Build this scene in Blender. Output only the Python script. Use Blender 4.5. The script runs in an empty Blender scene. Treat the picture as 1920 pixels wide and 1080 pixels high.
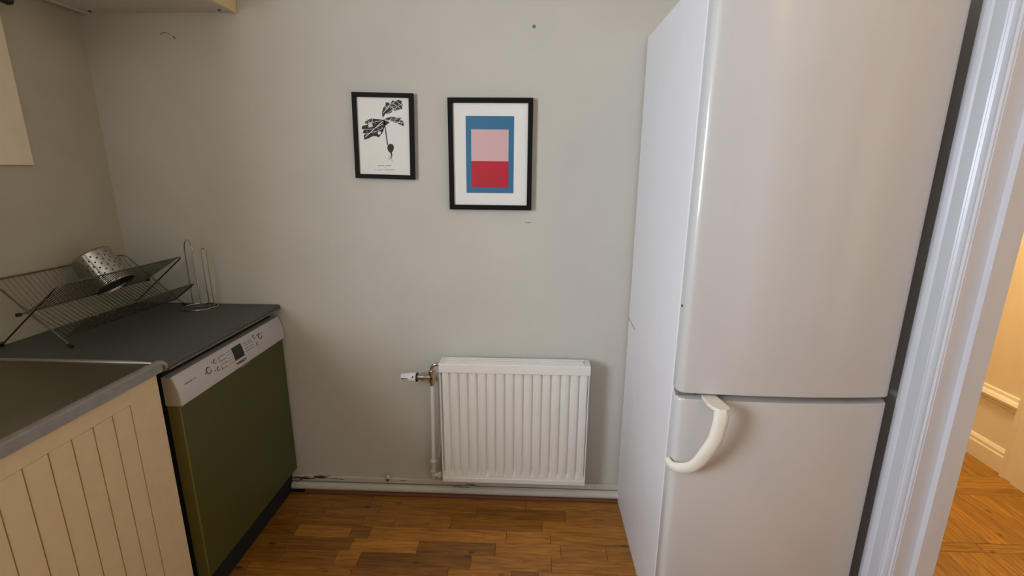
import bpy, bmesh, math, random
from mathutils import Vector, Matrix
random.seed(7)
S = bpy.context.scene
COL = S.collection
PI = math.pi

# ------------------------------------------------------------------ camera
cam_d = bpy.data.cameras.new('camera'); cam = bpy.data.objects.new('camera', cam_d); COL.objects.link(cam)
cam_d.sensor_width = 36; cam_d.lens = 891.75 / 1920 * 36; cam_d.clip_start = .02
ax = Vector((0.9991609660432731, 0.04055543256027282, 0.005711464376360056))
ay = Vector((-0.015261524231372281, 0.23927363104682609, 0.9708322282267944))
az = Vector((0.03800591813926488, -0.9701048326730036, 0.23969181006216084))
M = Matrix((ax, ay, az)).transposed().to_4x4(); M.translation = Vector((0.10254, -1.92170, 1.46255))
cam.matrix_world = M
S.camera = cam

# ------------------------------------------------------------------ world and lights
W = bpy.data.worlds.new('world'); S.world = W; W.use_nodes = True
W.node_tree.nodes['Background'].inputs[0].default_value = (.72, .85, 1, 1)
W.node_tree.nodes['Background'].inputs[1].default_value = 1.5

def area(name, loc, rot, sx, sy, power, colr):
    l = bpy.data.lights.new(name, 'AREA'); l.shape = 'RECTANGLE'; l.size = sx; l.size_y = sy
    l.energy = power; l.color = colr
    o = bpy.data.objects.new(name, l); COL.objects.link(o); o.location = loc; o.rotation_euler = rot
    return o
# daylight in the opening of the window above the sink (left wall)
area('window_daylight', (-1.93, -2.40, 1.66), (0, -PI/2, 0), 1.15, 1.12, 92, (.82, .89, 1.0))
# warm ceiling lamp of the hall, soft
l = bpy.data.lights.new('hall_lamp_light', 'POINT'); l.energy = 70; l.color = (1, .77, .44); l.shadow_soft_size = .12
o = bpy.data.objects.new('hall_lamp_light', l); COL.objects.link(o); o.location = (1.90, -.10, 2.3)# small warm ceiling spot of the kitchen, above and to the right of the camera
l = bpy.data.lights.new('kitchen_lamp_light', 'POINT'); l.energy = 3.2; l.color = (1, .62, .28); l.shadow_soft_size = .05
o = bpy.data.objects.new('kitchen_lamp_light', l); COL.objects.link(o); o.location = (.92, -1.5, 2.5)

vs = S.view_settings
S.display_settings.display_device = 'sRGB'
vs.view_transform = 'Standard'; vs.look = 'None'; vs.gamma = 1; vs.use_curve_mapping = False
vs.exposure = 0.06

# ------------------------------------------------------------------ materials
def lin(c):
    return tuple((x/255/12.92 if x/255 <= .04045 else ((x/255+.055)/1.055)**2.4) for x in c) + (1,)

def mat(name, rgb, rough=.5, metal=0, var=.06, scale=8, bump=0, bscale=120, coat=0, spec=.5, stretch=(1,1,1), objcol=False):
    m = bpy.data.materials.new(name); m.use_nodes = True
    n = m.node_tree.nodes; L = m.node_tree.links; b = n['Principled BSDF']
    b.inputs['Roughness'].default_value = rough; b.inputs['Metallic'].default_value = metal
    b.inputs['Coat Weight'].default_value = coat; b.inputs['Coat Roughness'].default_value = .06; b.inputs['Specular IOR Level'].default_value = spec
    tc = n.new('ShaderNodeTexCoord'); mp = n.new('ShaderNodeMapping'); mp.inputs['Scale'].default_value = stretch
    L.new(tc.outputs['Object'], mp.inputs['Vector'])
    no = n.new('ShaderNodeTexNoise'); no.inputs['Scale'].default_value = scale; no.inputs['Detail'].default_value = 5
    L.new(mp.outputs[0], no.inputs['Vector'])
    r = n.new('ShaderNodeValToRGB'); c = lin(rgb)
    r.color_ramp.elements[0].position = .3; r.color_ramp.elements[1].position = .7
    r.color_ramp.elements[0].color = tuple(x*(1-var) for x in c[:3]) + (1,)
    r.color_ramp.elements[1].color = tuple(min(1, x*(1+var)) for x in c[:3]) + (1,)
    L.new(no.outputs['Fac'], r.inputs['Fac'])
    out = r.outputs[0]
    L.new(out, b.inputs['Base Color'])
    if bump:
        n2 = n.new('ShaderNodeTexNoise'); n2.inputs['Scale'].default_value = bscale; n2.inputs['Detail'].default_value = 4
        L.new(mp.outputs[0], n2.inputs['Vector'])
        bp = n.new('ShaderNodeBump'); bp.inputs['Strength'].default_value = bump; bp.inputs['Distance'].default_value = .002
        L.new(n2.outputs['Fac'], bp.inputs['Height']); L.new(bp.outputs[0], b.inputs['Normal'])
    return m

def wood(name, dark, light, rough=.35):
    m = bpy.data.materials.new(name); m.use_nodes = True
    n = m.node_tree.nodes; L = m.node_tree.links; b = n['Principled BSDF']; b.inputs['Roughness'].default_value = rough
    b.inputs['Coat Weight'].default_value = .15; b.inputs['Coat Roughness'].default_value = .3
    tc = n.new('ShaderNodeTexCoord'); oi = n.new('ShaderNodeObjectInfo')
    ad = n.new('ShaderNodeVectorMath'); ad.operation = 'ADD'
    mu = n.new('ShaderNodeVectorMath'); mu.operation = 'SCALE'; mu.inputs['Scale'].default_value = 37
    cb = n.new('ShaderNodeCombineXYZ')
    for k in range(3): L.new(oi.outputs['Random'], cb.inputs[k])
    L.new(cb.outputs[0], mu.inputs[0]); L.new(tc.outputs['Object'], ad.inputs[0]); L.new(mu.outputs[0], ad.inputs[1])
    mp = n.new('ShaderNodeMapping'); mp.inputs['Scale'].default_value = (2.4, 26, 10); L.new(ad.outputs[0], mp.inputs['Vector'])
    no = n.new('ShaderNodeTexNoise'); no.inputs['Scale'].default_value = 2.2; no.inputs['Detail'].default_value = 7; no.inputs['Distortion'].default_value = 1.6
    L.new(mp.outputs[0], no.inputs['Vector'])
    r = n.new('ShaderNodeValToRGB'); r.color_ramp.elements[0].position = .28; r.color_ramp.elements[1].position = .68
    r.color_ramp.elements[0].color = lin(dark); r.color_ramp.elements[1].color = lin(light)
    L.new(no.outputs['Fac'], r.inputs['Fac'])
    # knots
    mk = n.new('ShaderNodeMapping'); mk.inputs['Scale'].default_value = (6.5, 15, 1); L.new(ad.outputs[0], mk.inputs['Vector'])
    vo = n.new('ShaderNodeTexVoronoi'); vo.inputs['Scale'].default_value = 1.1; L.new(mk.outputs[0], vo.inputs['Vector'])
    rk = n.new('ShaderNodeValToRGB'); rk.color_ramp.elements[0].position = .05; rk.color_ramp.elements[1].position = .15
    rk.color_ramp.elements[0].color = (.25, .18, .14, 1); rk.color_ramp.elements[1].color = (1, 1, 1, 1)
    L.new(vo.outputs['Distance'], rk.inputs['Fac'])
    m1 = n.new('ShaderNodeMixRGB'); m1.blend_type = 'MULTIPLY'; m1.inputs[0].default_value = 1
    L.new(r.outputs[0], m1.inputs[1]); L.new(rk.outputs[0], m1.inputs[2])
    m2 = n.new('ShaderNodeMixRGB'); m2.blend_type = 'MULTIPLY'; m2.inputs[0].default_value = 1
    L.new(m1.outputs[0], m2.inputs[1]); L.new(oi.outputs['Color'], m2.inputs[2])
    L.new(m2.outputs[0], b.inputs['Base Color'])
    bp = n.new('ShaderNodeBump'); bp.inputs['Strength'].default_value = .12; bp.inputs['Distance'].default_value = .001
    L.new(no.outputs['Fac'], bp.inputs['Height']); L.new(bp.outputs[0], b.inputs['Normal'])
    return m

def speckled(name, base, spot, scale=260, rough=.45):
    m = mat(name, base, rough=rough, var=.12, scale=40)
    n = m.node_tree.nodes; L = m.node_tree.links; b = n['Principled BSDF']
    src = b.inputs['Base Color'].links[0].from_socket
    tc = n.new('ShaderNodeTexCoord'); vo = n.new('ShaderNodeTexNoise'); vo.inputs['Scale'].default_value = scale; vo.inputs['Detail'].default_value = 1
    L.new(tc.outputs['Object'], vo.inputs['Vector'])
    r = n.new('ShaderNodeValToRGB'); r.color_ramp.elements[0].position = .60; r.color_ramp.elements[1].position = .72
    L.new(vo.outputs['Fac'], r.inputs['Fac'])
    mx = n.new('ShaderNodeMixRGB'); L.new(r.outputs[0], mx.inputs[0]); L.new(src, mx.inputs[1]); mx.inputs[2].default_value = lin(spot)
    L.new(mx.outputs[0], b.inputs['Base Color'])
    return m

def chipped(name, rgb, chip):
    m = mat(name, rgb, rough=.45, var=.05, bump=.25, bscale=60)
    n = m.node_tree.nodes; L = m.node_tree.links; b = n['Principled BSDF']
    src = b.inputs['Base Color'].links[0].from_socket
    tc = n.new('ShaderNodeTexCoord'); mp = n.new('ShaderNodeMapping'); mp.inputs['Scale'].default_value = (9, 30, 60)
    L.new(tc.outputs['Object'], mp.inputs['Vector'])
    no = n.new('ShaderNodeTexNoise'); no.inputs['Scale'].default_value = 1; no.inputs['Detail'].default_value = 8; L.new(mp.outputs[0], no.inputs['Vector'])
    sx = n.new('ShaderNodeSeparateXYZ'); L.new(tc.outputs['Object'], sx.inputs[0])
    mr = n.new('ShaderNodeMapRange'); mr.inputs['From Min'].default_value = -1.0; mr.inputs['From Max'].default_value = -.6
    mr.inputs['To Min'].default_value = .09; mr.inputs['To Max'].default_value = 0; L.new(sx.outputs[0], mr.inputs['Value'])
    ad = n.new('ShaderNodeMath'); L.new(no.outputs['Fac'], ad.inputs[0]); L.new(mr.outputs[0], ad.inputs[1])
    r = n.new('ShaderNodeValToRGB'); r.color_ramp.elements[0].position = .66; r.color_ramp.elements[1].position = .70; L.new(ad.outputs[0], r.inputs['Fac'])
    mx = n.new('ShaderNodeMixRGB'); L.new(r.outputs[0], mx.inputs[0]); L.new(src, mx.inputs[1]); mx.inputs[2].default_value = lin(chip)
    L.new(mx.outputs[0], b.inputs['Base Color'])
    return m

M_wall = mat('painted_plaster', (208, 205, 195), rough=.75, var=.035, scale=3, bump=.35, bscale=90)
M_rear = mat('low_bounce_rear_wall', (134, 124, 104), rough=.75, bump=.2)  # unseen rear wall, given a dark tone to cut bounced light
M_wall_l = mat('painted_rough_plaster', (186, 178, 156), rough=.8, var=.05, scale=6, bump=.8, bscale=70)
M_ceil = mat('ceiling_paint', (196, 191, 178), rough=.8, bump=.2)  # unseen ceiling, toned down to lessen bounced light
M_hallw = mat('hall_paint', (230, 214, 186), rough=.7, var=.02, bump=.15)
M_hallp = mat('hall_gloss_paint', (232, 222, 204), rough=.35, var=.03)
M_trimw = mat('white_gloss_paint', (205, 205, 210), rough=.3, var=.04, scale=20, bump=.15, bscale=40, stretch=(1, 1, .15))
M_base = chipped('worn_white_paint', (214, 208, 196), (70, 52, 34))
M_wood = wood('oak_parquet', (128, 76, 20), (190, 128, 48), .42)
M_hwood = wood('hall_oak_parquet', (116, 74, 16), (178, 126, 42), .4)
M_sub = mat('dark_subfloor', (48, 28, 14), rough=.8)
M_strip = mat('brown_wood_strip', (112, 66, 38), rough=.5, var=.15, scale=6, stretch=(1, 10, 10))
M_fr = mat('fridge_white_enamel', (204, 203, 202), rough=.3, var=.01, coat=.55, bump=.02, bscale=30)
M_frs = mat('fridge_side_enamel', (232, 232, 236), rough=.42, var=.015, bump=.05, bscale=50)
M_gask = mat('grey_gasket', (120, 120, 122), rough=.7)
M_hand = mat('ivory_plastic', (236, 232, 220), rough=.25, var=.01)
M_dark = mat('dark_cavity', (22, 20, 16), rough=.9)
M_rad = mat('radiator_enamel', (242, 240, 234), rough=.4, var=.02, bump=.04)
M_chrome = mat('chrome', (204, 198, 190), rough=.18, metal=1, var=.03)
M_steel = mat('brushed_steel', (184, 180, 172), rough=.2, metal=1, var=.08, scale=30)
M_wire = mat('steel_wire', (120, 118, 108), rough=.3, metal=1, var=.08)
M_wire_dk = mat('aged_steel_wire', (124, 118, 100), rough=.4, metal=1, var=.08)
M_wplast = mat('white_plastic', (238, 238, 238), rough=.35, var=.01)
M_bplast = mat('black_plastic', (18, 18, 18), rough=.4)
M_green = mat('olive_green_lacquer', (74, 76, 32), rough=.42, var=.06, scale=4)
M_gedge = mat('olive_edge', (120, 108, 50), rough=.5)
M_silver = mat('silver_control_panel', (196, 192, 192), rough=.4, metal=.15, var=.03)
M_pside = mat('beige_plastic', (190, 176, 146), rough=.5)
M_print = mat('dark_print', (40, 40, 42), rough=.6, var=.05)
M_pgrey = mat('grey_print', (120, 118, 112), rough=.6)
M_lcd = mat('display_glass', (12, 12, 20), rough=.15)
M_work = speckled('grey_speckled_laminate', (74, 74, 68), (112, 111, 104), 330, .45)
M_wedge = speckled('laminate_front_edge', (104, 98, 86), (150, 142, 126), 320, .45)
M_sink = mat('sink_steel', (118, 112, 90), rough=.36, metal=.85, var=.12, scale=5)
M_rim = mat('sink_rim_steel', (160, 156, 152), rough=.4, metal=.8, var=.08, scale=30)
M_chip = mat('bare_chipboard', (150, 104, 66), rough=.8, var=.3, scale=90)
M_cab = mat('cream_cabinet_paint', (218, 196, 156), rough=.5, var=.03, scale=30, bump=.1, bscale=150)
M_ucab = mat('upper_cabinet_laminate', (206, 200, 190), rough=.5, var=.03)
M_ucabd = mat('upper_cabinet_panel', (226, 206, 160), rough=.5, var=.03)
M_frame = mat('black_frame_wood', (12, 11, 10), rough=.6, var=.1, spec=.2)
M_mat = mat('white_paper', (244, 243, 238), rough=.7, var=.01)
M_ink = mat('black_ink', (52, 50, 48), rough=.7, var=.15, scale=60)
M_blue = mat('blue_ink', (52, 118, 158), rough=.5, var=.04)
M_pink = mat('pale_pink_ink', (226, 186, 188), rough=.5, var=.02)
M_red = mat('crimson_ink', (196, 30, 54), rough=.5, var=.04)
M_panel = mat('cream_splash_panel', (238, 222, 196), rough=.6, var=.03, scale=20)
M_glass = bpy.data.materials.new('window_glass'); M_glass.use_nodes = True
_b = M_glass.node_tree.nodes['Principled BSDF']; _b.inputs['Transmission Weight'].default_value = 1; _b.inputs['Roughness'].default_value = 0; _b.inputs['IOR'].default_value = 1.45

# ------------------------------------------------------------------ helpers
def new_obj(name, bm, m, parent=None, smooth=False, loc=None):
    bmesh.ops.recalc_face_normals(bm, faces=bm.faces)
    me = bpy.data.meshes.new(name); bm.to_mesh(me); bm.free()
    me.materials.append(m)
    if smooth:
        for p in me.polygons: p.use_smooth = True
        try: me.set_sharp_from_angle(angle=math.radians(38))
        except Exception: pass
    o = bpy.data.objects.new(name, me); COL.objects.link(o)
    if parent: o.parent = parent
    if loc: o.location = loc
    return o

def thing(name, label, cat, loc=(0, 0, 0), group=None):
    o = bpy.data.objects.new(name, None); COL.objects.link(o); o.location = loc; o.empty_display_size = .05
    o['label'] = label; o['category'] = cat
    if group: o['group'] = group
    return o

def rebase(o):
    """shift children so that world coordinates used while building stay valid under an Empty at its base"""
    for ch in o.children: ch.location = Vector(ch.location) - Vector(o.location)

def box(x0, x1, y0, y1, z0, z1, bev=0, seg=2, bm=None):
    own = bm is None
    if own: bm = bmesh.new()
    vs_ = [bm.verts.new((x, y, z)) for x in (x0, x1) for y in (y0, y1) for z in (z0, z1)]
    fs = [(0,1,3,2), (4,6,7,5), (0,4,5,1), (2,3,7,6), (0,2,6,4), (1,5,7,3)]
    fc = [bm.faces.new([vs_[i] for i in f]) for f in fs]
    if bev:
        es = list({e for f in fc for e in f.edges})
        bmesh.ops.bevel(bm, geom=es, offset=bev, segments=seg, profile=.5, affect='EDGES')
    return bm

def prism(poly, axis, a, b, bm=None):
    """poly: 2-D outline; extruded along axis (0 x,1 y,2 z) from a to b"""
    if bm is None: bm = bmesh.new()
    def P(u, v, t):
        return {0: (t, u, v), 1: (u, t, v), 2: (u, v, t)}[axis]
    A = [bm.verts.new(P(u, v, a)) for u, v in poly]; B = [bm.verts.new(P(u, v, b)) for u, v in poly]
    n = len(poly)
    for i in range(n): bm.faces.new((A[i], A[(i+1) % n], B[(i+1) % n], B[i]))
    bm.faces.new(A[::-1]); bm.faces.new(B)
    return bm

def tube(pts, r, n=8, closed=False, bm=None, cap=True):
    if bm is None: bm = bmesh.new()
    pts = [Vector(p) for p in pts]; N = len(pts); rings = []
    up = None
    for i, p in enumerate(pts):
        if closed: t = (pts[(i+1) % N] - pts[i-1])
        else: t = pts[min(i+1, N-1)] - pts[max(i-1, 0)]
        t.normalize()
        if up is None: up = t.orthogonal().normalized()
        up = (up - t*up.dot(t)); up.normalize(); s = t.cross(up)
        rr = r[i] if isinstance(r, (list, tuple)) else r
        rings.append([bm.verts.new(p + (up*math.cos(2*PI*k/n) + s*math.sin(2*PI*k/n))*rr) for k in range(n)])
    for i in range(N if closed else N-1):
        a, b = rings[i], rings[(i+1) % N]
        for k in range(n): bm.faces.new((a[k], a[(k+1) % n], b[(k+1) % n], b[k]))
    if not closed and cap:
        bm.faces.new(rings[0][::-1]); bm.faces.new(rings[-1])
    return bm

def arc(c, r, a0, a1, n, plane='xz'):
    out = []
    for i in range(n+1):
        a = a0 + (a1-a0)*i/n; u, v = r*math.cos(a), r*math.sin(a)
        out.append({'xz': (c[0]+u, c[1], c[2]+v), 'yz': (c[0], c[1]+u, c[2]+v), 'xy': (c[0]+u, c[1]+v, c[2])}[plane])
    return out

def smoothpath(pts, k=6):
    pts = [Vector(p) for p in pts]; out = []
    for i in range(len(pts)-1):
        p0 = pts[max(i-1, 0)]; p1 = pts[i]; p2 = pts[i+1]; p3 = pts[min(i+2, len(pts)-1)]
        for j in range(k):
            t = j/k
            out.append(.5*((2*p1) + (p2-p0)*t + (2*p0-5*p1+4*p2-p3)*t*t + (3*p1-p0-3*p2+p3)*t**3))
    out.append(pts[-1]); return out

def struct(name, bm, m, parent=None, smooth=False):
    o = new_obj(name, bm, m, parent, smooth)
    if parent is None: o['kind'] = 'structure'
    return o

XL, XR = -1.612, 1.158         # left and right wall faces; back wall is y = 0
YB, ZC = -4.0, 2.70
XH = XR+.058                  # hall side of the right wall

# ------------------------------------------------------------------ room shell
floor = struct('floor', box(-2.012, 2.7, -4.12, 2.2, -.08, -.0125), M_sub)
struct('wall_back', box(-2.012, XH, 0, .12, 0, ZC), M_wall)
WY0, WY1, WZ0, WZ1 = -3.00, -1.80, 1.05, 2.30
bm = box(-2.012, XL, YB, WY0, 0, ZC); box(-2.012, XL, WY1, 0, 0, ZC, bm=bm)
box(-2.012, XL, WY0, WY1, 0, WZ0, bm=bm); box(-2.012, XL, WY0, WY1, WZ1, ZC, bm=bm)
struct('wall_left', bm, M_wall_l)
DY0, DY1, DZ = -1.70, -.779, 2.14     # doorway to the hall
bm = box(XR, XH, DY1, .12, 0, ZC); box(XR, XH, YB, DY0, 0, ZC, bm=bm); box(XR, XH, DY0, DY1, DZ, ZC, bm=bm)
struct('wall_right', bm, M_wall)
struct('wall_front', box(-2.012, XH, YB-.12, YB, 0, ZC), M_rear)
struct('ceiling', box(-2.012, 2.7, -4.12, 2.2, ZC, ZC+.1), M_ceil)

# window over the sink (outside the frame, gives the daylight)
win = struct('window_1', box(-2.00, -1.94, WY0, WY0+.06, WZ0, WZ1), M_trimw)
def wpart(name, *b): return new_obj(name, box(*b), M_trimw, win)
wpart('window_frame', -2.00, -1.94, WY1-.06, WY1, WZ0, WZ1)
wpart('window_frame', -2.00, -1.94, WY0+.06, WY1-.06, WZ0, WZ0+.06)
wpart('window_frame', -2.00, -1.94, WY0+.06, WY1-.06, WZ1-.06, WZ1)
wpart('window_mullion', -1.99, -1.95, -2.42, -2.38, WZ0+.06, WZ1-.06)
for a, b_ in ((WY0+.06, -2.42), (-2.38, WY1-.06)):
    new_obj('pane', box(-1.975, -1.97, a, b_, WZ0+.06, WZ1-.06), M_glass, win)
new_obj('window_sill', box(-1.94, -1.60, WY0, WY1, WZ0+.002, WZ0+.025, .004), M_trimw, win)

# skirting along the back wall
bb = struct('baseboard_back', box(-1.0, XR-.01, -.016, 0, .012, .072, .004), M_base)
prof = [(0, .0125), (-.024, .0125), (-.028, .018), (-.028, .028), (-.022, .038), (-.012, .042), (0, .042)]
new_obj('lower_moulding', prism([(y-.006, z) for y, z in prof], 0, -1.0, XR-.01), M_base, bb, True)
bm = bmesh.new(); tube([(-1.0, -.017, .0475), (XR-.01, -.017, .0475)], .0022, 6, bm=bm)
new_obj('groove_shade_line', bm, M_gask, bb)  # grey bead paints the shade of a groove, none is cut
new_obj('pipe_stub', tube([(-.542, -.012, .080), (-.540, -.03, .074)], [.013, .009], 12), M_base, bb, True)
new_obj('stub_hole', tube([(-.540, -.030, .076), (-.540, -.0325, .0755)], .005, 10), M_dark, bb)
st = struct('trim_1', prism([(0, 0), (-.046, 0), (-.045, .007), (-.038, .0125), (0, .0125)], 0, -.93, XR-.02), M_strip, smooth=True)

# ------------------------------------------------------------------ kitchen floor: oak staves
ROW = .0673
_cache = {}
def stave_mesh(L, w, m):
    k = (round(L, 3), round(w, 4), m.name)
    if k not in _cache:
        bm = box(-L/2+.0005, L/2-.0005, -w/2+.0005, w/2-.0005, -.012, 0)
        es = [e for e in bm.edges if all(abs(v.co.z) < 1e-6 for v in e.verts)]
        bmesh.ops.bevel(bm, geom=es, offset=.0007, segments=1, affect='EDGES')
        me = bpy.data.meshes.new('stave'); bm.to_mesh(me); bm.free(); me.materials.append(m); _cache[k] = me
    return _cache[k]
def stave(x0, x1, yc, tone, w=ROW, m=None, rot=0, name='stave'):
    o = bpy.data.objects.new(name, stave_mesh(x1-x0, w, m or M_wood)); COL.objects.link(o)
    o.location = ((x0+x1)/2, yc, 0); o.rotation_euler.z = rot; o.parent = floor
    o.color = (tone, tone*(.97+.04*random.random()), tone*(.92+.1*random.random()), 1)
    return o
# joints read off the photograph for the nearest visible rows: (x end, tone)
known = {
 1: [(-1.05, .8), (-.60, .85), (.10, .95), (.60, 1.0)],
 2: [(-.78, .75), (-.55, .85), (-.12, .9), (.27, .72), (.56, 1.05)],
 3: [(-.90, .7), (-.60, .8), (-.46, .88), (-.22, .95), (.17, .85), (.56, 1.1)],
 4: [(-.857, .7), (-.628, 1.15), (-.546, .68), (.02, 1.22), (.20, 1.12), (.56, 1.05)],
 5: [(-.97, .72), (-.60, .72), (-.33, 1.35), (-.02, .66), (.24, 1.12), (.42, .98), (.60, .95)],
 6: [(-.85, .7), (-.635, .78), (-.545, 1.12), (-.11, .62), (.20, 1.0), (.58, 1.06)],
 7: [(-.95, .75), (-.55, .98), (-.19, .8), (.05, 1.12), (.15, .72), (.36, 1.08), (.62, 1.02)],
}
y = -.036; ri = 1
while y > -3.1:
    yc = y - ROW/2; x = -1.10; lst = known.get(ri, [])
    for xe, tone in lst:
        stave(x, xe, yc, tone); x = xe
    if ri < 10: xend = .62
    else: xend = XR-.005
    while x < xend-.01:
        if not lst and x == -1.10: L = random.choice([.2, .3, .4])
        else: L = random.choice([.36, .44, .52, .60])
        if x+L > xend-.12: L = xend-x
        stave(x, x+L, yc, random.uniform(.72, 1.15)); x += L
    y -= ROW; ri += 1
o = new_obj('parquet_rest', box(-1.10, XR-.005, YB, y, -.012, 0), M_wood, floor); o['kind'] = 'stuff'

# ------------------------------------------------------------------ hall beyond the doorway
HX = 2.50
struct('wall_hall_right', box(HX, 2.7, -2.6, 2.1, 0, ZC), M_hallw)
struct('wall_hall_back', box(XH, 2.7, 2.1, 2.2, 0, ZC), M_hallw)
struct('wall_hall_front', box(XH, 2.7, -2.7, -2.6, 0, ZC), M_hallw)
struct('wall_hall_left', box(XH-.02, XH, .12, 2.1, 0, ZC), M_hallw)
prof = [(0, 0), (-.030, 0), (-.030, .085), (-.024, .092), (-.024, .105), (-.016, .118), (-.010, .122), (-.010, .318),
        (-.018, .324), (-.018, .338), (-.032, .346), (-.036, .360), (-.028, .372), (-.014, .378), (-.012, .392), (0, .396)]
struct('baseboard_right', prism([(HX+a, z) for a, z in prof], 1, .25, 2.1), M_hallp, smooth=False)
cas = struct('door_2', prism([(HX, .10), (HX-.055, .10), (HX-.055, .19), (HX-.042, .20), (HX-.042, .235), (HX-.05, .242), (HX-.05, .255), (HX, .26)], 2, 0, 2.1), M_hallp)
# note: profile above is (x, y) since the prism runs along z
new_obj('door_leaf', box(HX-.02, HX, -.72, .10, .005, 2.1, .002), M_hallp, cas)
new_obj('casing', box(HX-.05, HX, -.86, -.72, 0, 2.1, .006), M_hallp, cas)
new_obj('head_casing', box(HX-.05, HX, -.86, .26, 2.1, 2.22, .006), M_hallp, cas)
# parquet of the hall: border boards and fields
def hb(x0, x1, y0, y1, tone, alongx=True):
    if alongx:
        o = stave(x0, x1, (y0+y1)/2, tone, w=y1-y0, m=M_hwood, name='parquet_board')
    else:
        o = stave(y0, y1, 0, tone, w=x1-x0, m=M_hwood, name='parquet_board'); o.rotation_euler.z = PI/2
        o.location = ((x0+x1)/2, (y0+y1)/2, 0)
    return o
hx0 = 1.228
def vfield(y0, y1, w, tl, th):
    x = hx0
    while x < HX-.001:
        x2 = min(x+w, HX)
        if HX-x2 < w*.3: x2 = HX
        hb(x, x2, y0, y1, random.uniform(tl, th), False); x = x2
vfield(.245, .70, .095, .88, 1.08); vfield(.70, 1.4, .15, .9, 1.05)
for y0, y1, t in ((.195, .245, .92), (.145, .195, 1.05), (.095, .145, .82)):
    hb(hx0, 2.0, y0, y1, t); hb(2.0, HX, y0, y1, t*1.04)
def dfield(y0, y1, w, slant, tl, th):
    """slanted boards clipped to the field by their own outline"""
    x = hx0 - slant - w
    while x < HX+slant:
        def cl(v): return min(max(v, hx0), HX)
        poly = [(cl(x), y1-.0006), (cl(x+w-.001), y1-.0006), (cl(x+w-.001+slant), y0+.0006), (cl(x+slant), y0+.0006)]
        xs = [p[0] for p in poly]
        if max(xs)-min(xs) > .02 and abs(xs[1]-xs[0])+abs(xs[2]-xs[3]) > .02:
            q = []
            for p in poly:
                if not q or (Vector(p)-Vector(q[-1])).length > 1e-4: q.append(p)
            if len(q) >= 3:
                cx = sum(p[0] for p in q)/len(q); cy = (y0+y1)/2
                o = new_obj('parquet_board', prism([(p[1]-cy, -(p[0]-cx)) for p in q], 2, -.012, 0), M_hwood, floor)
                o.location = (cx, cy, 0); o.rotation_euler.z = PI/2
                t = random.uniform(tl, th); o.color = (t, t*.98, t*.95, 1)
        x += w
dfield(-.215, .095, .085, .05, .78, 1.05)
hb(hx0, 1.93, -.265, -.215, .78); hb(1.93, HX, -.265, -.215, .84)
yy = -.265
for k in range(9):
    y0 = yy-.26
    vfield(y0, yy, .09 if k % 2 == 0 else .13, .55, .95)
    yy = y0
new_obj('threshold', box(XR, 1.228, DY0+.03, DY1-.03, -.012, .006, .003), M_strip, floor)

# ------------------------------------------------------------------ door casing between kitchen and hall
cp_ = [(1.270, -.515), (1.262, -.515), (1.252, -.519), (1.246, -.527), (1.247, -.538), (1.251, -.541), (1.247, -.545), (1.249, -.550),
     (1.252, -.555), (1.252, -.593), (1.256, -.598), (1.249, -.603), (1.246, -.608), (1.250, -.614), (1.246, -.619), (1.240, -.625), (1.240, -.632),
     (1.247, -.637), (1.247, -.641), (1.236, -.643), (1.234, -.650), (1.236, -.656), (1.270, -.658)]
cp_ = [(min(x-1.25+1.1365, XR), -.651+(y+.517)*.92) for x, y in cp_]
door = struct('door_1', prism(cp_, 2, 0, 2.20), M_trimw)
jp = [(1.127, -.776), (1.127, -.7815), (1.169, -.7815), (1.169, -.799), (XH+.002, -.799), (XH+.002, -.776)]
new_obj('jamb', prism(jp, 2, .0, DZ-.002), M_trimw, door)
new_obj('jamb', prism([(x, DY0+DY1-y) for x, y in jp], 2, 0, DZ), M_trimw, door)
new_obj('casing', box(1.138, XR, DY0-.13, DY0+.005, 0, 2.2, .006), M_trimw, door)
new_obj('head_casing', box(1.138, XR, DY0, DY1, 2.12, 2.24, .006), M_trimw, door)

# ------------------------------------------------------------------ fridge freezer
FX0, FX1, FY = .515, 1.089, -.644
fr = thing('fridge_freezer', 'tall white fridge freezer beside the doorway with a curved handle', 'fridge', (.815, -.33, 0))
new_obj('body', box(FX0, FX1, FY, -.012, .0, 1.936, .004), M_frs, fr)
new_obj('gasket', box(FX0+.008, FX1-.008, FY-.006, FY, .07, 1.925), M_gask, fr)
def door_profile():
    c = (FX0+FX1)/2; pts = [(FX1-.0005, FY-.005), (FX0+.0005, FY-.005)]
    r = .022; base = -.678
    # left corner
    for i in range(9):
        a = PI + i/8*PI/2*.93; pts.append((FX0+.0005+r+math.cos(a)*r, base+.004+math.sin(a)*r*1.0+.0))
    xl = pts[-1][0]
    yl = pts[-1][1]
    for i in range(1, 20):
        t = i/20; x = xl + (2*c-2*xl)*t
        u = (x-c)/(c-xl); pts.append((x, yl - .013*(1-u*u)))
    for i in range(8, -1, -1):
        a = PI + i/8*PI/2*.93; pts.append((2*c-(FX0+.0005+r+math.cos(a)*r), base+.004+math.sin(a)*r))
    return pts
def fridge_door(z0, z1, topb, botb):
    bm = prism(door_profile(), 2, z0, z1)
    for z, bv in ((z1, topb), (z0, botb)):
        es = [e for e in bm.edges if all(abs(v.co.z-z) < 1e-5 for v in e.verts) and any(v.co.y < FY-.012 for v in e.verts)]
        bmesh.ops.bevel(bm, geom=es, offset=bv, segments=3, profile=.5, affect='EDGES')
    return bm
lo = new_obj('freezer_door', fridge_door(.07, .851, .007, .004), M_fr, fr, True)
up = new_obj('fridge_door', fridge_door(.867, 1.932, .004, .005), M_fr, fr, True)
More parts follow.
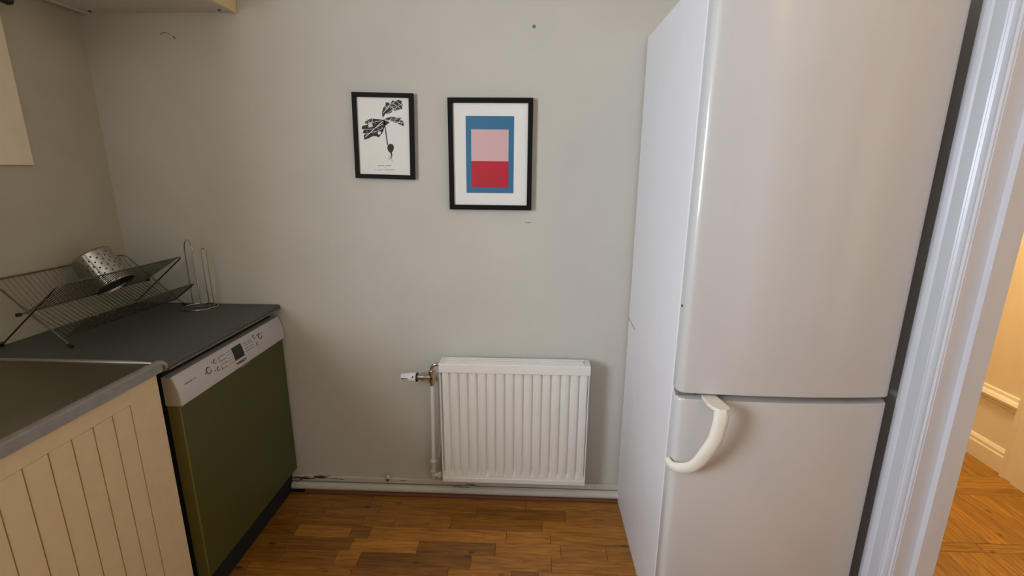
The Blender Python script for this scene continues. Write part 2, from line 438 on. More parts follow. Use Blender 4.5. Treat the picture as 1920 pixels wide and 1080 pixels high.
# hinge cover and key mark at the corner
new_obj('hinge_cover', box(FX0+.004, FX0+.05, FY-.034, FY-.004, .853, .865, .003), M_gask, fr)
new_obj('key_slot', tube([(FX0+.003, -.664, 1.1095), (FX0-.0012, -.664, 1.1095)], .004, 10), M_bplast, fr)
bm = bmesh.new()
for p, q in (((-.004, .872), (-.05, .868)), ((-.05, .868), (-.085, .862)), ((-.085, .862), (-.12, .861))):
    tube([(FX0-.0005, p[0]-.012, p[1]), (FX0-.0005, q[0]-.012, q[1])], .0012, 5, bm=bm)
new_obj('scratch', bm, M_gask, fr)
new_obj('plinth', box(FX0+.015, FX1-.015, FY-.012, FY, .005, .065), M_gask, fr)
# handle: a convex band that leaves the top of the freezer door and sweeps down to its left edge
hp = smoothpath([(.611, -.763, .852), (.609, -.767, .823), (.602, -.765, .772), (.589, -.758, .732), (.574, -.746, .690), (.556, -.732, .662), (.535, -.716, .648), (.518, -.700, .644), (.510, -.682, .650)], 5)
bm = bmesh.new(); rings = []; N = len(hp)
for i, p in enumerate(hp):
    t = (hp[min(i+1, N-1)]-hp[max(i-1, 0)]).normalized()
    out = Vector((0, -1, 0)); f = i/(N-1)
    if f > .6: out = (out + Vector((-.9, 0, -.5))*((f-.6)/.4)).normalized()
    s = t.cross(out).normalized(); out = s.cross(t).normalized()
    wd = .0195 - .0055*max(0, (f-.45)/.55); th = .013 - .002*f
    ring = []
    for k in range(14):
        a = 2*PI*k/14; cu, cv = math.cos(a), math.sin(a)
        cu = math.copysign(abs(cu)**.8, cu); cv = math.copysign(abs(cv)**.8, cv)
        off = out*(cv*th*(1 if cv > 0 else .45)) + s*cu*wd
        ring.append(bm.verts.new(p+off))
    rings.append(ring)
for a, b_ in zip(rings, rings[1:]):
    for k in range(14): bm.faces.new((a[k], a[(k+1) % 14], b_[(k+1) % 14], b_[k]))
bm.faces.new(rings[0]); bm.faces.new(rings[-1][::-1])
h = new_obj('handle', bm, M_hand, lo, True)
h['label'] = 'curved ivory plastic handle'
# flat mounting tongue on top of the freezer door
poly = [(.584, -.69), (.584, -.735), (.590, -.757), (.602, -.772), (.618, -.775), (.629, -.768), (.6315, -.76), (.622, -.69)]
new_obj('handle_tongue', prism(poly, 2, .8515, .8605), M_hand, lo)
rebase(fr)

# ------------------------------------------------------------------ radiator
rd = thing('radiator', 'white panel radiator with vertical flutes and valve at its left side', 'radiator', (.04, -.065, .13))
RX0, RX1 = -.268, .352
bm = bmesh.new(); NF = 16; pitch = (RX1-RX0-.004)/NF
prof_x = []
for i in range(NF):
    x = RX0+.002+i*pitch
    prof_x += [(x, 1.0), (x+.12*pitch, .9), (x+.22*pitch, .18), (x+.34*pitch, 0), (x+.74*pitch, .0), (x+.86*pitch, .2), (x+.95*pitch, .9)]
prof_x.append((RX1-.002, 1.0))
rows = [(.131, 0), (.156, 0), (.163, .25), (.180, .9), (.19, 1), (.62, 1), (.646, 1)]
grid = [[bm.verts.new((x, -.1+.013*d*k, z)) for x, d in prof_x] for z, k in rows]
for a, b_ in zip(grid, grid[1:]):
    for i in range(len(a)-1): bm.faces.new((a[i], a[i+1], b_[i+1], b_[i]))
# closed back so the panel has thickness
back = [[bm.verts.new((x, -.086, z)) for x in (RX0+.002, RX1-.002)] for z in (.131, .646)]
bm.faces.new((back[0][0], back[0][1], back[1][1], back[1][0]))
bm.faces.new([g[0] for g in grid] + [back[1][0], back[0][0]])
bm.faces.new([g[-1] for g in grid] + [back[1][1], back[0][1]])
bm.faces.new(grid[0] + [back[0][1], back[0][0]]); bm.faces.new(grid[-1] + [back[1][1], back[1][0]])
new_obj('front_panel', bm, M_rad, rd, True)
new_obj('back_panel', box(RX0+.006, RX1-.006, -.05, -.036, .135, .66, .003), M_rad, rd)
new_obj('top_grille', box(RX0-.004, RX1+.004, -.106, -.032, .646, .688, .004), M_rad, rd)
bm = bmesh.new()
for k in range(4): box(RX0+.02, RX1-.02, -.096+.017*k, -.088+.017*k, .6878, .6905, .001, 1, bm)
new_obj('grille_rib', bm, M_rad, rd)
for xa in (RX0-.001, RX1-.003):
    new_obj('side_panel', box(xa, xa+.004, -.104, -.036, .133, .648, .001), M_rad, rd)
new_obj('bottom_edge', box(RX0, RX1, -.1035, -.0995, .129, .150, .0015), M_rad, rd)
new_obj('wall_bracket', box(-.18, -.15, -.037, -.001, .18, .60), M_rad, rd)
new_obj('wall_bracket', box(.24, .27, -.037, -.001, .18, .60), M_rad, rd)
new_obj('bleed_screw', tube([(RX1-.022, -.07, .689), (RX1-.022, -.07, .6925)], .003, 8), M_gask, rd)
new_obj('thermostat_head', tube([(-.437, -.075, .611), (-.434, -.075, .611), (-.405, -.075, .611), (-.403, -.075, .611), (-.374, -.075, .611), (-.372, -.075, .611)], [.0145, .0165, .018, .020, .021, .018], 20), M_wplast, rd, True)
new_obj('thermostat_ring', tube([(-.372, -.075, .611), (-.367, -.075, .611)], .019, 20), M_bplast, rd, True)
new_obj('thermostat_mark', box(-.433, -.406, -.0945, -.0915, .610, .6125), M_bplast, rd)
new_obj('thermostat_mark', box(-.386, -.382, -.0975, -.094, .617, .624), M_bplast, rd)
vb = new_obj('valve_body', tube([(-.367, -.075, .611), (-.352, -.075, .611), (-.351, -.075, .611), (-.340, -.075, .611), (-.339, -.075, .611), (-.322, -.075, .611), (-.321, -.075, .611), (-.303, -.075, .611)],
    [.012, .012, .015, .015, .009, .009, .013, .013], 12), M_chrome, rd, True)
new_obj('valve_neck', tube([(-.306, -.075, .575), (-.306, -.075, .590), (-.306, -.075, .591), (-.306, -.075, .628), (-.306, -.075, .629), (-.306, -.075, .642), (-.306, -.075, .6425), (-.306, -.075, .65)],
    [.009, .009, .013, .013, .015, .015, .008, .008], 12), M_chrome, rd, True)
new_obj('chrome_elbow', tube([(-.306, -.075, .645)] + arc((-.282, -.075, .648), .024, PI, PI/2, 8) + [(-.266, -.075, .672)], .0075, 10), M_chrome, rd, True)
new_obj('supply_pipe', tube([(-.306, -.072, .576), (-.310, -.066, .45), (-.314, -.058, .32), (-.317, -.052, .20)], .0085, 12), M_rad, rd, True)
new_obj('return_pipe', tube([(-.285, -.030, .60), (-.285, -.026, .45), (-.289, -.022, .30), (-.300, -.022, .20)], .007, 12), M_rad, rd, True)
new_obj('pipe_collar', tube([(-.317, -.052, .205), (-.317, -.052, .200), (-.318, -.050, .190), (-.318, -.05, .189), (-.319, -.05, .150), (-.319, -.05, .149), (-.320, -.048, .112)],
    [.010, .016, .016, .011, .011, .015, .015], 12), M_base, rd, True)
new_obj('lower_valve', tube([(-.318, -.055, .128), (-.300, -.055, .128), (-.299, -.055, .128), (-.285, -.055, .126), (-.284, -.055, .126), (-.268, -.06, .126)],
    [.010, .010, .016, .016, .010, .010], 8), M_base, rd)
rebase(rd)

# ------------------------------------------------------------------ framed prints
def frame(name, label, x0, x1, z0, z1, tilt, fw, dep):
    t = thing(name, label, 'framed picture', ((x0+x1)/2, -.002, z1))
    y0, y1 = -dep-.002, -.002
    X0, X1, Z0, Z1 = x0-(x0+x1)/2, x1-(x0+x1)/2, z0-z1, 0
    for nm, b in (('frame_rail', (X0, X1, y0, y1, Z1-fw, Z1)), ('frame_rail', (X0, X1, y0, y1, Z0, Z0+fw)),
                  ('frame_stile', (X0, X0+fw, y0, y1, Z0+fw, Z1-fw)), ('frame_stile', (X1-fw, X1, y0, y1, Z0+fw, Z1-fw))):
        new_obj(nm, box(*b, .0008, 1), M_frame, t)
    t.rotation_euler.y = tilt
    return t, X0+fw, X1-fw, Z0+fw, Z1-fw

t1, a0, a1, c0, c1 = frame('picture_frame', 'smaller black frame with a black root vegetable drawing on white', -.586, -.351, 1.428, 1.746, .022, .0165, .018)
new_obj('paper', box(a0, a1, -.012, -.008, c0, c1), M_mat, t1)
Q = [(65, 70), (680, 95), (690, 1015), (100, 990)]
def pm(px, py):
    v = (py-85)/(1000-85); xl = 65+35*v; xr = 680+10*v; u = (px-xl)/(xr-xl)
    yt = 70+25*u; yb = 990+25*u; v = (py-yt)/(yb-yt)
    return a0+(a1-a0)*u, c1+(c0-c1)*v
def flat(poly, yf, bm=None):
    bm = bm or bmesh.new(); pts = [pm(*p) for p in poly]
    f = bm.faces.new([bm.verts.new((x, yf, z)) for x, z in pts])
    r = bmesh.ops.extrude_face_region(bm, geom=[f])
    for e in r['geom']:
        if isinstance(e, bmesh.types.BMVert): e.co.y += .0004
    return bm
def line(p, q, w, yf, bm, w2=None):
    w2 = w if w2 is None else w2
    d = Vector((q[0]-p[0], q[1]-p[1])).normalized(); n_ = Vector((-d.y, d.x))
    P, Qq = Vector(p), Vector(q)
    flat([tuple(P+n_*w/2), tuple(Qq+n_*w2/2), tuple(Qq-n_*w2/2), tuple(P-n_*w/2)], yf, bm)
Ya, Yb = -.0124, -.0128
L1 = [(370,320),(364,260),(380,200),(405,178),(408,140),(440,140),(460,162),(485,118),(512,128),(560,112),(598,128),(590,150),(610,172),(596,190),(604,216),(560,225),(530,240),(500,238),(480,255),(440,270),(405,268),(388,295)]
L2 = [(385,338),(430,318),(480,305),(530,318),(590,322),(572,340),(610,360),(620,420),(580,408),(545,385),(500,372),(450,358),(415,350)]
L3 = [(382,345),(340,336),(290,330),(243,325),(190,340),(160,362),(170,385),(205,392),(130,412),(125,445),(148,460),(134,490),(165,505),(146,528),(155,575),(205,560),(250,535),(290,532),(320,550),(350,515),(365,503),(378,470),(395,415),(450,378),(430,360)]
bm = bmesh.new(); flat(L1, Ya, bm); flat(L2, Ya, bm); flat(L3, Ya, bm)
new_obj('leaf_print', bm, M_ink, t1)
bm = bmesh.new()
line((385,338), (404,470), 11, Ya, bm); line((404,470), (425,640), 11, Ya, bm, 13)
flat([(460+38*math.cos(a)*(1-.18*math.sin(a)), 683+54*math.sin(a)) for a in [2*PI*k/24 for k in range(24)]], Ya, bm)
line((464,728), (474,775), 22, Ya, bm, 10); line((474,775), (436,830), 10, Ya, bm, 2); line((470,770), (476,850), 6, Ya, bm, 2); line((466,750), (420,815), 3, Ya, bm, 1)
new_obj('root_print', bm, M_ink, t1)
bm = bmesh.new()
for p, q, w in (((165,545),(372,358),8), ((135,452),(262,450),5), ((150,510),(300,475),5), ((262,450),(372,392),5), ((205,392),(250,355),5), ((250,330),(248,420),5), ((300,475),(378,440),5), ((246,372),(350,352),5),
                ((378,262),(470,160),6), ((410,200),(520,130),5), ((430,262),(600,160),5), ((455,180),(540,235),6), ((490,150),(580,212),5), ((530,125),(604,185),5),
                ((395,340),(600,385),6), ((450,350),(490,305),6), ((500,368),(545,318),6), ((545,385),(590,335),5), ((580,405),(612,365),4)):
    line(p, q, w, Yb, bm)
random.seed(3)
for k in range(70):      # fine engraved flecks in the leaves
    cx, cy, rx, ry = random.choice([(480,200,90,45), (255,430,105,90), (530,355,75,28)])
    px_ = cx+random.uniform(-1, 1)*rx; py_ = cy+random.uniform(-1, 1)*ry
    line((px_, py_), (px_+random.uniform(10, 22), py_-random.uniform(2, 16)), 3.2, Yb, bm, 1.5)
flat([(318,478),(345,480),(350,505),(325,520),(310,500)], Yb, bm); flat([(480,225),(500,220),(508,240),(490,252),(478,245)], Yb, bm); flat([(200,375),(250,360),(255,420),(205,432)], Yb, bm)
new_obj('vein_print', bm, M_mat, t1)
bm = bmesh.new()
def letters(xa, xb, yc, hgt, bm, gaps=()):
    x = xa; i = 0
    while x < xb:
        wd = random.uniform(5, 8)
        if i not in gaps:
            line((x, yc-hgt/2), (x, yc+hgt/2), 2.4, Ya, bm); line((x, yc+random.choice([-1, 0, 1])*hgt*.4), (x+wd-2, yc+random.choice([-1, 0, 1])*hgt*.4), 2, Ya, bm)
        x += wd+2.5; i += 1
letters(315, 465, 893, 13, bm, (8,)); letters(386, 400, 918, 6, bm); letters(270, 510, 944, 9, bm, (2, 11, 12))
new_obj('caption_print', bm, M_ink, t1)

t2, a0, a1, c0, c1 = frame('picture_frame', 'larger black frame with a blue, pink and red print in a wide white mat', -.220, .104, 1.311, 1.728, .004, .0185, .02)
new_obj('mat_board', box(a0, a1, -.014, -.009, c0, c1), M_mat, t2)
cx = (a0+a1)/2-.002; cz = (c0+c1)/2
new_obj('print', box(cx-.0925, cx+.0925, -.0150, -.0141, cz-.1435, cz+.1435), M_blue, t2)
o = new_obj('colour_block', box(cx-.072, cx+.072, -.0158, -.0150, cz-.022, cz+.095), M_pink, t2); o['label'] = 'pale pink block'
o = new_obj('colour_block', box(cx-.072, cx+.072, -.0158, -.0150, cz-.122, cz-.022), M_red, t2); o['label'] = 'crimson block'

# small marks on the back wall
bm = bmesh.new()
tube([(.102, -.0002, 1.975), (.102, -.0025, 1.975)], .006, 10, bm=bm)
o = new_obj('wall_plug', bm, M_pgrey); o['label'] = 'small grey filled hole high on the wall right of the frames'; o['category'] = 'wall mark'
bm = bmesh.new()
tube(smoothpath([(-1.31, -.0008, 1.955), (-1.295, -.0008, 1.962), (-1.275, -.0008, 1.957), (-1.258, -.0008, 1.944)], 4), .0012, 5, bm=bm)
tube([(-1.260, -.0008, 1.947), (-1.254, -.0012, 1.941)], .0026, 6, bm=bm)
o = new_obj('wall_scuff', bm, M_pgrey); o['label'] = 'thin dark scuff on the wall below the upper cabinet'; o['category'] = 'wall mark'
bm = bmesh.new()
tube([(.078, -.0006, 1.262), (.088, -.0008, 1.258), (.101, -.0006, 1.261)], .0013, 5, bm=bm)
o = new_obj('wall_scuff', bm, M_pgrey); o['label'] = 'tiny scuff on the wall under the larger frame'; o['category'] = 'wall mark'

# ------------------------------------------------------------------ worktop run on the left
WX = -.967
wt = thing('worktop', 'dark grey speckled worktop over the dishwasher', 'worktop', (-1.29, -.33, .87))
r = .011; pts = [(XL+.002, .868), (WX-r, .868)]
pts = [(XL+.002, .870), (WX-.002, .870)]
ep = [(XL+.002, .872), (WX-.05, .872), (WX-.045, .883), (WX-.002, .883)] + [(WX-.009+.009*math.cos(a), .891+.009*math.sin(a)) for a in (0, PI/6, PI/3, PI/2)] + [(XL+.002, .900)]
new_obj('worktop_slab', prism(ep, 1, -.648, -.002), M_work, wt, True)
new_obj('front_strip', prism([(WX-.010, .8795), (WX+.0005, .8795), (WX+.0018, .882), (WX+.0005, .8855), (WX-.010, .8835)], 1, -.646, -.002), M_wedge, wt, True)
rebase(wt)

sk = thing('sink_unit', 'stainless steel drainer and sink top with raised front rim', 'sink', (-1.29, -1.4, .87))
SY0, SY1 = -1.93, -.652
# sheet with a bowl opening
bx0, bx1, by0, by1 = -1.50, -1.10, -1.86, -1.46
bm = box(XL+.004, WX-.006, SY0, by0, .898, .906); box(XL+.004, WX-.006, by1, SY1, .898, .906, bm=bm)
box(XL+.004, bx0, by0, by1, .898, .906, bm=bm); box(bx1, WX-.006, by0, by1, .898, .906, bm=bm)
new_obj('drainer_sheet', bm, M_sink, sk)
bm = bmesh.new()
rg = []
for z, ins in ((.906, 0), (.80, .012), (.752, .03), (.748, .06)):
    rg.append([bm.verts.new((x, y, z)) for x, y in ((bx0+ins, by0+ins), (bx1-ins, by0+ins), (bx1-ins, by1-ins), (bx0+ins, by1-ins))])
for a, b_ in zip(rg, rg[1:]):
    for k in range(4): bm.faces.new((a[k], a[(k+1) % 4], b_[(k+1) % 4], b_[k]))
bm.faces.new(rg[-1])
new_obj('bowl', bm, M_sink, sk)
new_obj('front_rim', prism([(WX-.022, .906), (WX-.016, .918), (WX-.010, .922), (WX-.002, .920), (WX+.003, .914), (WX+.003, .888), (WX-.004, .886), (WX-.006, .900)], 1, SY0, SY1-.022), M_rim, sk, True)
new_obj('end_ridge', tube([(XL+.01, SY1-.007, .9055), (WX-.10, SY1-.007, .9065), (WX-.03, SY1-.006, .905)], [.0065, .0065, .003], 10), M_rim, sk, True)
new_obj('rim_corner', tube(smoothpath([(WX-.012, SY1-.022, .912), (WX-.004, SY1-.016, .911), (WX+.000, SY1-.009, .902), (WX+.000, SY1-.008, .892)], 3), [.008]*7+[.0075, .007, .0065], 10), M_rim, sk, True)
new_obj('bare_core', box(WX-.03, WX+.0005, SY1-.012, SY1-.001, .882, .897, .003), M_chip, sk)
new_obj('drain', tube([(-1.3, -1.66, .7475), (-1.3, -1.66, .752)], .035, 20), M_steel, sk, True)
rebase(sk)

# cream base cabinets under the sink
def base_cabinet(y1, y0, label):
    t = thing('base_cabinet', label, 'cabinet', (-1.29, (y0+y1)/2, 0), 'cream base cabinets under the sink')
    yc = (y0+y1)/2
    bm = bmesh.new()
    box(-1.600, -1.0, y0-yc+.001, y0-yc+.018, .11, .884, bm=bm); box(-1.600, -1.0, y1-yc-.018, y1-yc-.001, .11, .884, bm=bm)
    box(-1.600, -1.0, y0-yc+.018, y1-yc-.018, .11, .128, bm=bm); box(-1.600, -1.588, y0-yc+.018, y1-yc-.018, .128, .72, bm=bm)
    for v_ in bm.verts: v_.co.x += 1.29
    new_obj('body', bm, M_ucab, t)
    xb, xf = -.997+1.29, -.977+1.29
    d = new_obj('cabinet_door', box(xb, xf-.006, y0-yc+.002, y1-yc-.002, .115, .884), M_cab, t)
    stl = .112; a, b_ = y0-yc+.002+stl-.012, y1-yc-.002-stl+.012
    zt, zb = .838, .215
    for nm, bb_ in (('door_rail', (xf-.006, xf, y0-yc+.002, y1-yc-.002, zt, .884)), ('door_rail', (xf-.006, xf, y0-yc+.002, y1-yc-.002, .115, zb)),
                    ('door_stile', (xf-.006, xf, y0-yc+.002, a, zb, zt)), ('door_stile', (xf-.006, xf, b_, y1-yc-.002, zb, zt))):
        new_obj(nm, box(*bb_, .0006, 1), M_cab, d)
    n_ = 7; w = (b_-a)/n_
    for k in range(n_):
        new_obj('door_plank', box(xf-.006, xf-.0008, a+k*w+.0014, a+(k+1)*w-.0014, zb, zt-.001, .0015, 1), M_cab, d)
    new_obj('plinth', box(-1.012+1.29, -.996+1.29, y0-yc, y1-yc, 0.001, .108), M_dark, t)
    return t
base_cabinet(-.684, -1.284, 'cream base cabinet with grooved plank door next to the dishwasher')
base_cabinet(-1.288, -1.888, 'cream base cabinet with grooved plank door, farther from the dishwasher')

# ------------------------------------------------------------------ dishwasher
dw = thing('dishwasher', 'built-in dishwasher with silver control panel and olive green door', 'dishwasher', (-1.27, -.32, 0))
DY_0, DY_1 = -.632, -.012
new_obj('tub', box(-1.585, -1.01, DY_0+.004, DY_1-.004, .10, .862), M_dark, dw)
dp = new_obj('door', box(-1.01, -.969, DY_0, DY_1, .112, .756, .0015, 1), M_green, dw)
new_obj('door_edge', box(-1.006, -.9685, DY_0-.0022, DY_0, .114, .754), M_gedge, dp)
new_obj('door_front_edge', box(-.9705, -.9682, DY_0-.0015, DY_0+.0035, .114, .754), M_gedge, dp)
# control panel: curved front
def cpx(z):
    t = (z-.755)/(.850-.755); return -.9585 - .020*max(0, t)**2.2
cps = [(-1.008, .755)] + [(cpx(.755+.094*k/10), .755+.094*k/10) for k in range(11)] + [(-1.008, .849)]
cp = new_obj('control_panel', prism(cps, 1, DY_0-.002, DY_1), M_silver, dw, True)
new_obj('panel_end', prism([(x-.0015 if x > -1.0 else x, z) for x, z in cps], 1, DY_0-.0045, DY_0-.002), M_pside, cp)
new_obj('plinth', box(-1.012, -.996, -.650, -.014, .001, .108), M_dark, dw)
def onp(y, z, e=.0006): return (cpx(z)+e, y, z)
def pbox(name, y0, y1, z0, z1, m, par, th=.0008):
    bm = bmesh.new(); n_ = 3
    A = [[bm.verts.new((cpx(z0+(z1-z0)*k/n_)+th, yy_, z0+(z1-z0)*k/n_)) for yy_ in (y0, y1)] for k in range(n_+1)]
    B = [[bm.verts.new((cpx(z0+(z1-z0)*k/n_)-.001, yy_, z0+(z1-z0)*k/n_)) for yy_ in (y0, y1)] for k in range(n_+1)]
    for k in range(n_):
        bm.faces.new((A[k][0], A[k][1], A[k+1][1], A[k+1][0])); bm.faces.new((B[k][0], B[k+1][0], B[k+1][1], B[k][1]))
        for s in (0, 1): bm.faces.new((A[k][s], A[k+1][s], B[k+1][s], B[k][s]))
    bm.faces.new((A[0][0], B[0][0], B[0][1], A[0][1])); bm.faces.new((A[-1][0], A[-1][1], B[-1][1], B[-1][0]))
    return new_obj(name, bm, m, par)
pbox('display', -.353, -.297, .787, .834, M_lcd, cp, .0012)
def button(y, z, r_):
    bm = tube([onp(y, z, -.001), onp(y, z, .0022)], r_, 16); o_ = new_obj('button', bm, M_silver, cp, True)
    pts_ = [onp(y+r_*1.05*math.cos(a), z+r_*1.05*math.sin(a), .001) for a in [2*PI*k/18 for k in range(18)]]
    new_obj('button_ring', tube(pts_, .0012 if r_ > .008 else .0009, 5, True), M_print, cp)
button(-.490, .810, .0105); button(-.449, .825, .0065); button(-.446, .797, .0065)
button(-.212, .829, .0065); button(-.206, .798, .0065); button(-.176, .820, .0105)
def pl(y0, z0, y1, z1, w, bm):
    tube([onp(y0, z0, .0002), onp(y1, z1, .0002)], w, 4, bm=bm)
bm = bmesh.new()
for ya, za, yb_, zb_ in ((-.428, .829, -.392, .829), (-.428, .829, -.428, .815), (-.428, .815, -.392, .815), (-.428, .803, -.392, .803), (-.428, .803, -.428, .788), (-.428, .788, -.396, .788)):
    pl(ya, za, yb_, zb_, .0009, bm)
for yy_ in (-.384, -.374, -.364):
    for zz in (.829, .819, .809, .799, .789): pl(yy_, zz, yy_+.004, zz, .0011, bm)
for zz in (.826, .818, .806, .796):
    pl(-.285, zz, -.262, zz, .0009, bm); pl(-.256, zz, -.232, zz, .0009, bm)
for yy_, zz in ((-.464, .826), (-.462, .797), (-.192, .829), (-.160, .826), (-.508, .806)): pl(yy_-.003, zz, yy_+.003, zz, .0014, bm)
for k in range(11): pl(-.600+k*.0048, .810, -.5985+k*.0048, .8135, .0011 if k < 7 else .0007, bm)
pl(-.092, .828, -.084, .828, .001, bm)
o = new_obj('panel_print', bm, M_print, cp); o['kind'] = 'stuff'
# maker's lettering under the display
cu = bpy.data.curves.new('lettering', 'FONT'); cu.body = 'BOSCH'; cu.size = .0135; cu.extrude = .0002; cu.offset = .0003
to = bpy.data.objects.new('lettering', cu); COL.objects.link(to)
bpy.context.view_layer.update()
me = bpy.data.meshes.new_from_object(to.evaluated_get(bpy.context.evaluated_depsgraph_get()))
bpy.data.objects.remove(to)
me.materials.append(M_print)
to = bpy.data.objects.new('lettering', me); COL.objects.link(to); to.parent = cp
to.matrix_local = Matrix.Translation((cpx(.772)+.0010, -.337, .7685)) @ Matrix(((0, 0, 1, 0), (1, 0, 0, 0), (0, 1, 0, 0), (0, 0, 0, 1)))
bm = tube([onp(-.345+.0045*math.cos(a), .7735+.0045*math.sin(a), .0008) for a in [2*PI*k/16 for k in range(16)]], .0006, 4, True)
pl(-.3475, .7735, -.3425, .7735, .0005, bm); pl(-.3475, .771, -.3475, .776, .0005, bm); pl(-.3425, .771, -.3425, .776, .0005, bm)
new_obj('emblem', bm, M_print, cp)
bm = bmesh.new()
prism([(-.335, .757), (-.245, .757), (-.262, .745), (-.28, .739), (-.305, .739), (-.322, .745)], 0, -.972, -.9672, bm)
new_obj('grip_recess', bm, M_gedge, dp)
rebase(dw)

# ------------------------------------------------------------------ upper cabinet
uc = thing('wall_cabinet', 'pale wall cabinet in the upper left corner with its underside showing', 'cabinet', (-1.295, -.18, 2.024))
new_obj('side_panel', box(-1.590, -1.572, -.36, -.002, 2.024, 2.66, .001, 1), M_ucab, uc)
new_obj('side_panel', box(-1.018, -1.002, -.36, -.002, 2.024, 2.66, .001, 1), M_ucabd, uc)
new_obj('bottom_panel', box(-1.572, -1.018, -.36, -.002, 2.029, 2.045), M_ucab, uc)
new_obj('top_panel', box(-1.572, -1.018, -.36, -.002, 2.642, 2.66), M_ucab, uc)
new_obj('back_panel', box(-1.572, -1.018, -.010, -.004, 2.045, 2.642), M_ucab, uc)
ud = new_obj('cabinet_door', box(-1.588, -1.004, -.382, -.362, 2.026, 2.656, .001, 1), M_cab, uc)
new_obj('knob', tube([(-1.04, -.382, 2.08), (-1.04, -.395, 2.08), (-1.04, -.402, 2.08)], [.006, .006, .013], 14), M_steel, ud, True)
for x in (-1.545, -1.052):
    new_obj('screw', tube([(x, -.028, 2.0295), (x, -.028, 2.0265)], .0055, 10), M_bplast, uc)
rebase(uc)

# cream panel on the left wall and the dark lamp end hanging at the corner of the frame
o = new_obj('wall_board', box(XL+.001, XL+.010, -1.10, -.305, 1.471, 2.02, .0015), M_panel)
o['label'] = 'plain cream board fixed to the left wall above the dish rack'; o['category'] = 'board'
lp = thing('clip_lamp', 'small black lamp end on the left wall level with the cabinet base', 'lamp', (-1.58, -.34, 1.985))
new_obj('lamp_head', tube([(-1.612, -.345, 2.01), (-1.59, -.345, 1.995), (-1.565, -.33, 1.982), (-1.55, -.318, 1.975), (-1.542, -.312, 1.972)], [.006, .010, .016, .017, .010], 12), M_bplast, lp, True)
new_obj('cable', tube(smoothpath([(-1.585, -.345, 1.995), (-1.60, -.36, 1.97), (-1.603, -.39, 1.955), (-1.603, -.43, 1.97)], 4), .003, 6), M_bplast, lp, True)
rebase(lp)

# ------------------------------------------------------------------ dish rack
rk = thing('dish_rack', 'folding steel wire dish rack with crossed ends on the worktop', 'dish rack', (-1.49, -.28, .9))
CR = Vector((-1.513, 0, 1.008))
FT, BT = Vector((-1.362, 0, .9055)), Vector((-1.590, 0, 1.115))     # leg A: front foot, back top
FB, TT = Vector((-1.592, 0, .9055)), Vector((-1.348, 0, 1.109))     # leg B: back foot, front top
LB, LR = Vector((-1.396, 0, .929)), Vector((-1.300, 0, 1.000))      # lower tier: trough and front rim
Y0, Y1 = -.545, -.030
def at(v, y): return Vector((v.x, y, v.z))
def loop(name, pa, pb, y0, y1, r_=.0028, m=M_wire, rc=.02):
    """open U of heavy wire: up one end, along the top edge, down the other end"""
    d = (pb-pa).normalized()
    pts_ = [at(pa, y0), at(pb-d*rc, y0)]
    for k in range(1, 6):
        a = k/6*PI/2; pts_.append(at(pb-d*rc*(1-math.sin(a)), y0+rc*(1-math.cos(a))))
    pts_.append(at(pb, y0+rc)); pts_.append(at(pb, y1-rc))
    for k in range(1, 6):
        a = PI/2-k/6*PI/2; pts_.append(at(pb-d*rc*(1-math.sin(a)), y1-rc*(1-math.cos(a))))
    pts_ += [at(pb-d*rc, y1), at(pa, y1)]
    return new_obj(name, tube(pts_, r_, 8), m, rk, True)
loop('wing_frame', FB, TT, Y0, Y1)
loop('wing_frame', FT, BT, Y0+.012, Y1-.012, m=M_wire_dk)
loop('lip_frame', LB, LR, Y0+.045, Y1-.012, .0026)
new_obj('trough_bar', tube([at(CR, Y0), at(CR, Y1)], .0026, 6), M_wire_dk, rk)
new_obj('trough_bar', tube([at(LB, Y0+.02), at(LB, Y1-.01)], .0026, 6), M_wire, rk)
for v_, yy_ in ((FT, Y0+.012), (FT, Y1-.012), (FB, Y0), (FB, Y1)):
    d = (v_-CR).normalized(); e = v_+d*.0
    new_obj('foot_cap', tube([at(v_-d*.012, yy_), at(v_-d*.010, yy_), at(v_+d*.002, yy_), at(v_+d*.004, yy_)], [.003, .0055, .0055, .003], 10), M_bplast, rk, True)
for yy_ in (Y0+.006, Y1-.006):
    new_obj('pivot', tube([at(CR, yy_-.006), at(CR, yy_+.006)], .006, 10), M_bplast, rk, True)
NW = 29
wcache = {}
for k in range(NW):
    yy_ = Y0+.03+(Y1-Y0-.055)*k/(NW-1)
    for key, pts_ in (('front', [CR, TT]), ('back', [BT, CR, LB, LR])):
        if key not in wcache:
            bm = tube([p for p in pts_] if key == 'front' else smoothpath([BT, CR, LB-Vector((.012, 0, -.009)), LB, LB+Vector((.014, 0, .008)), LR], 2), .00155, 5)
            o = new_obj('wire', bm, M_wire_dk, rk, True); wcache[key] = o
        else:
            o = wcache[key].copy(); COL.objects.link(o); o.parent = rk
        o.location = (0, yy_ + (.002 if key == 'front' else -.002), 0)
rebase(rk)
rk.rotation_euler.z = -.034

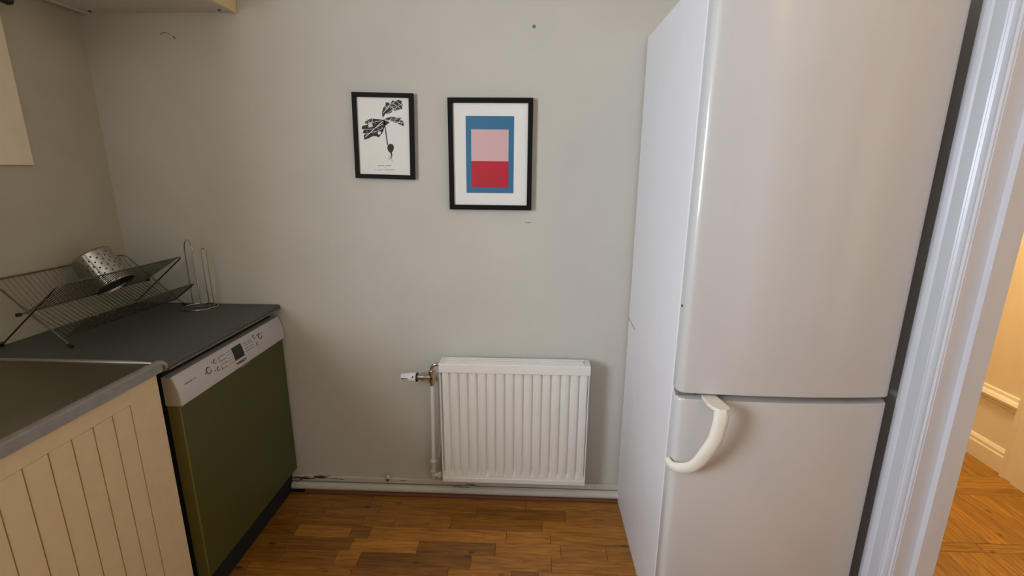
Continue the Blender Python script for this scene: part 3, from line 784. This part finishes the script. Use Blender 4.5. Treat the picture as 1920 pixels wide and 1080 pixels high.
# ------------------------------------------------------------------ perforated cutlery holder lying in the rack
def cutlery():
    Rr, H = .063, .132
    bm = bmesh.new(); NU, NV = 60, 22
    rings_ = [[bm.verts.new((Rr*math.cos(2*PI*i/NU), Rr*math.sin(2*PI*i/NU), H*j/NV)) for i in range(NU)] for j in range(NV+1)]
    for j in range(NV):
        for i in range(NU):
            q = [rings_[j][i], rings_[j][(i+1) % NU], rings_[j+1][(i+1) % NU], rings_[j+1][i]]
            hole = 3 <= j <= NV-4 and ((j % 4 == 1 and i % 4 == 0) or (j % 4 == 3 and i % 4 == 2))
            if not hole: bm.faces.new(q); continue
            c = sum((v_.co for v_ in q), Vector())/4
            inner = []
            for a in range(8):
                base = q[a//2].co if a % 2 == 0 else (q[a//2].co+q[(a//2+1) % 4].co)/2
                f = .62 if a % 2 == 0 else .84
                inner.append(bm.verts.new(c+(base-c)*f))
            for a in range(4):
                i0, i1, i2 = inner[2*a], inner[2*a+1], inner[(2*a+2) % 8]
                bm.faces.new((q[a], q[(a+1) % 4], i2, i1, i0))
    o_ = new_obj('shell', bm, M_steel, None, True)
    sm = o_.modifiers.new('thickness', 'SOLIDIFY'); sm.thickness = .0012; sm.offset = -1
    return o_, Rr, H
ch = thing('cutlery_holder', 'perforated stainless steel cutlery cup lying tilted in the dish rack', 'cutlery holder', (0, 0, 0))
shell, Rr, H = cutlery(); shell.parent = ch
new_obj('rim', tube([(Rr*math.cos(2*PI*k/40), Rr*math.sin(2*PI*k/40), H) for k in range(40)], .0022, 8, True), M_steel, ch, True)
bm = tube([(0, 0, .0), (0, 0, .003)], Rr-.001, 40); new_obj('base', bm, M_steel, ch, True)
dA = (CR-BT).normalized()              # axis lies along the slope of the back wing, mouth down towards the front wing
nA = Vector((-dA.z, 0, dA.x)); nA = nA if nA.z > 0 else -nA
mouth = CR + nA*(Rr+.006) - dA*(-.012); mouth.y = -.245
zc = dA; yc_ = Vector((0, 1, 0)); xc = yc_.cross(zc)
Mx = Matrix((xc, yc_, zc)).transposed().to_4x4(); Mx.translation = mouth - dA*H
ch.matrix_world = Mx

# ------------------------------------------------------------------ kitchen roll holder
kh = thing('kitchen_roll_holder', 'empty steel wire kitchen roll holder with two upright loops in the corner', 'paper towel holder', (-1.272, -.066, .9))
new_obj('base_ring', tube([(-1.272+.064*math.cos(2*PI*k/40), -.066+.060*math.sin(2*PI*k/40), .9032) for k in range(40)], .0028, 8, True), M_chrome, kh, True)
def uloop(p, q, top):
    p, q = Vector(p), Vector(q); c = (p+q)/2; d = (q-p)/2; rr = d.length
    pts_ = [p] + [Vector((c.x, c.y, top-rr)) - d*math.cos(a) + Vector((0, 0, rr*math.sin(a))) for a in [PI*k/10 for k in range(11)]] + [q]
    return new_obj('upright_loop', tube(pts_, .0025, 8), M_chrome, kh, True)
uloop((-1.325, -.034, .904), (-1.245, -.096, .904), 1.184)
uloop((-1.242, -.052, .904), (-1.225, -.046, .904), 1.148)
new_obj('cross_wire', tube([(-1.336, -.066, .9035), (-1.208, -.066, .9035)], .002, 6), M_chrome, kh)
rebase(kh)
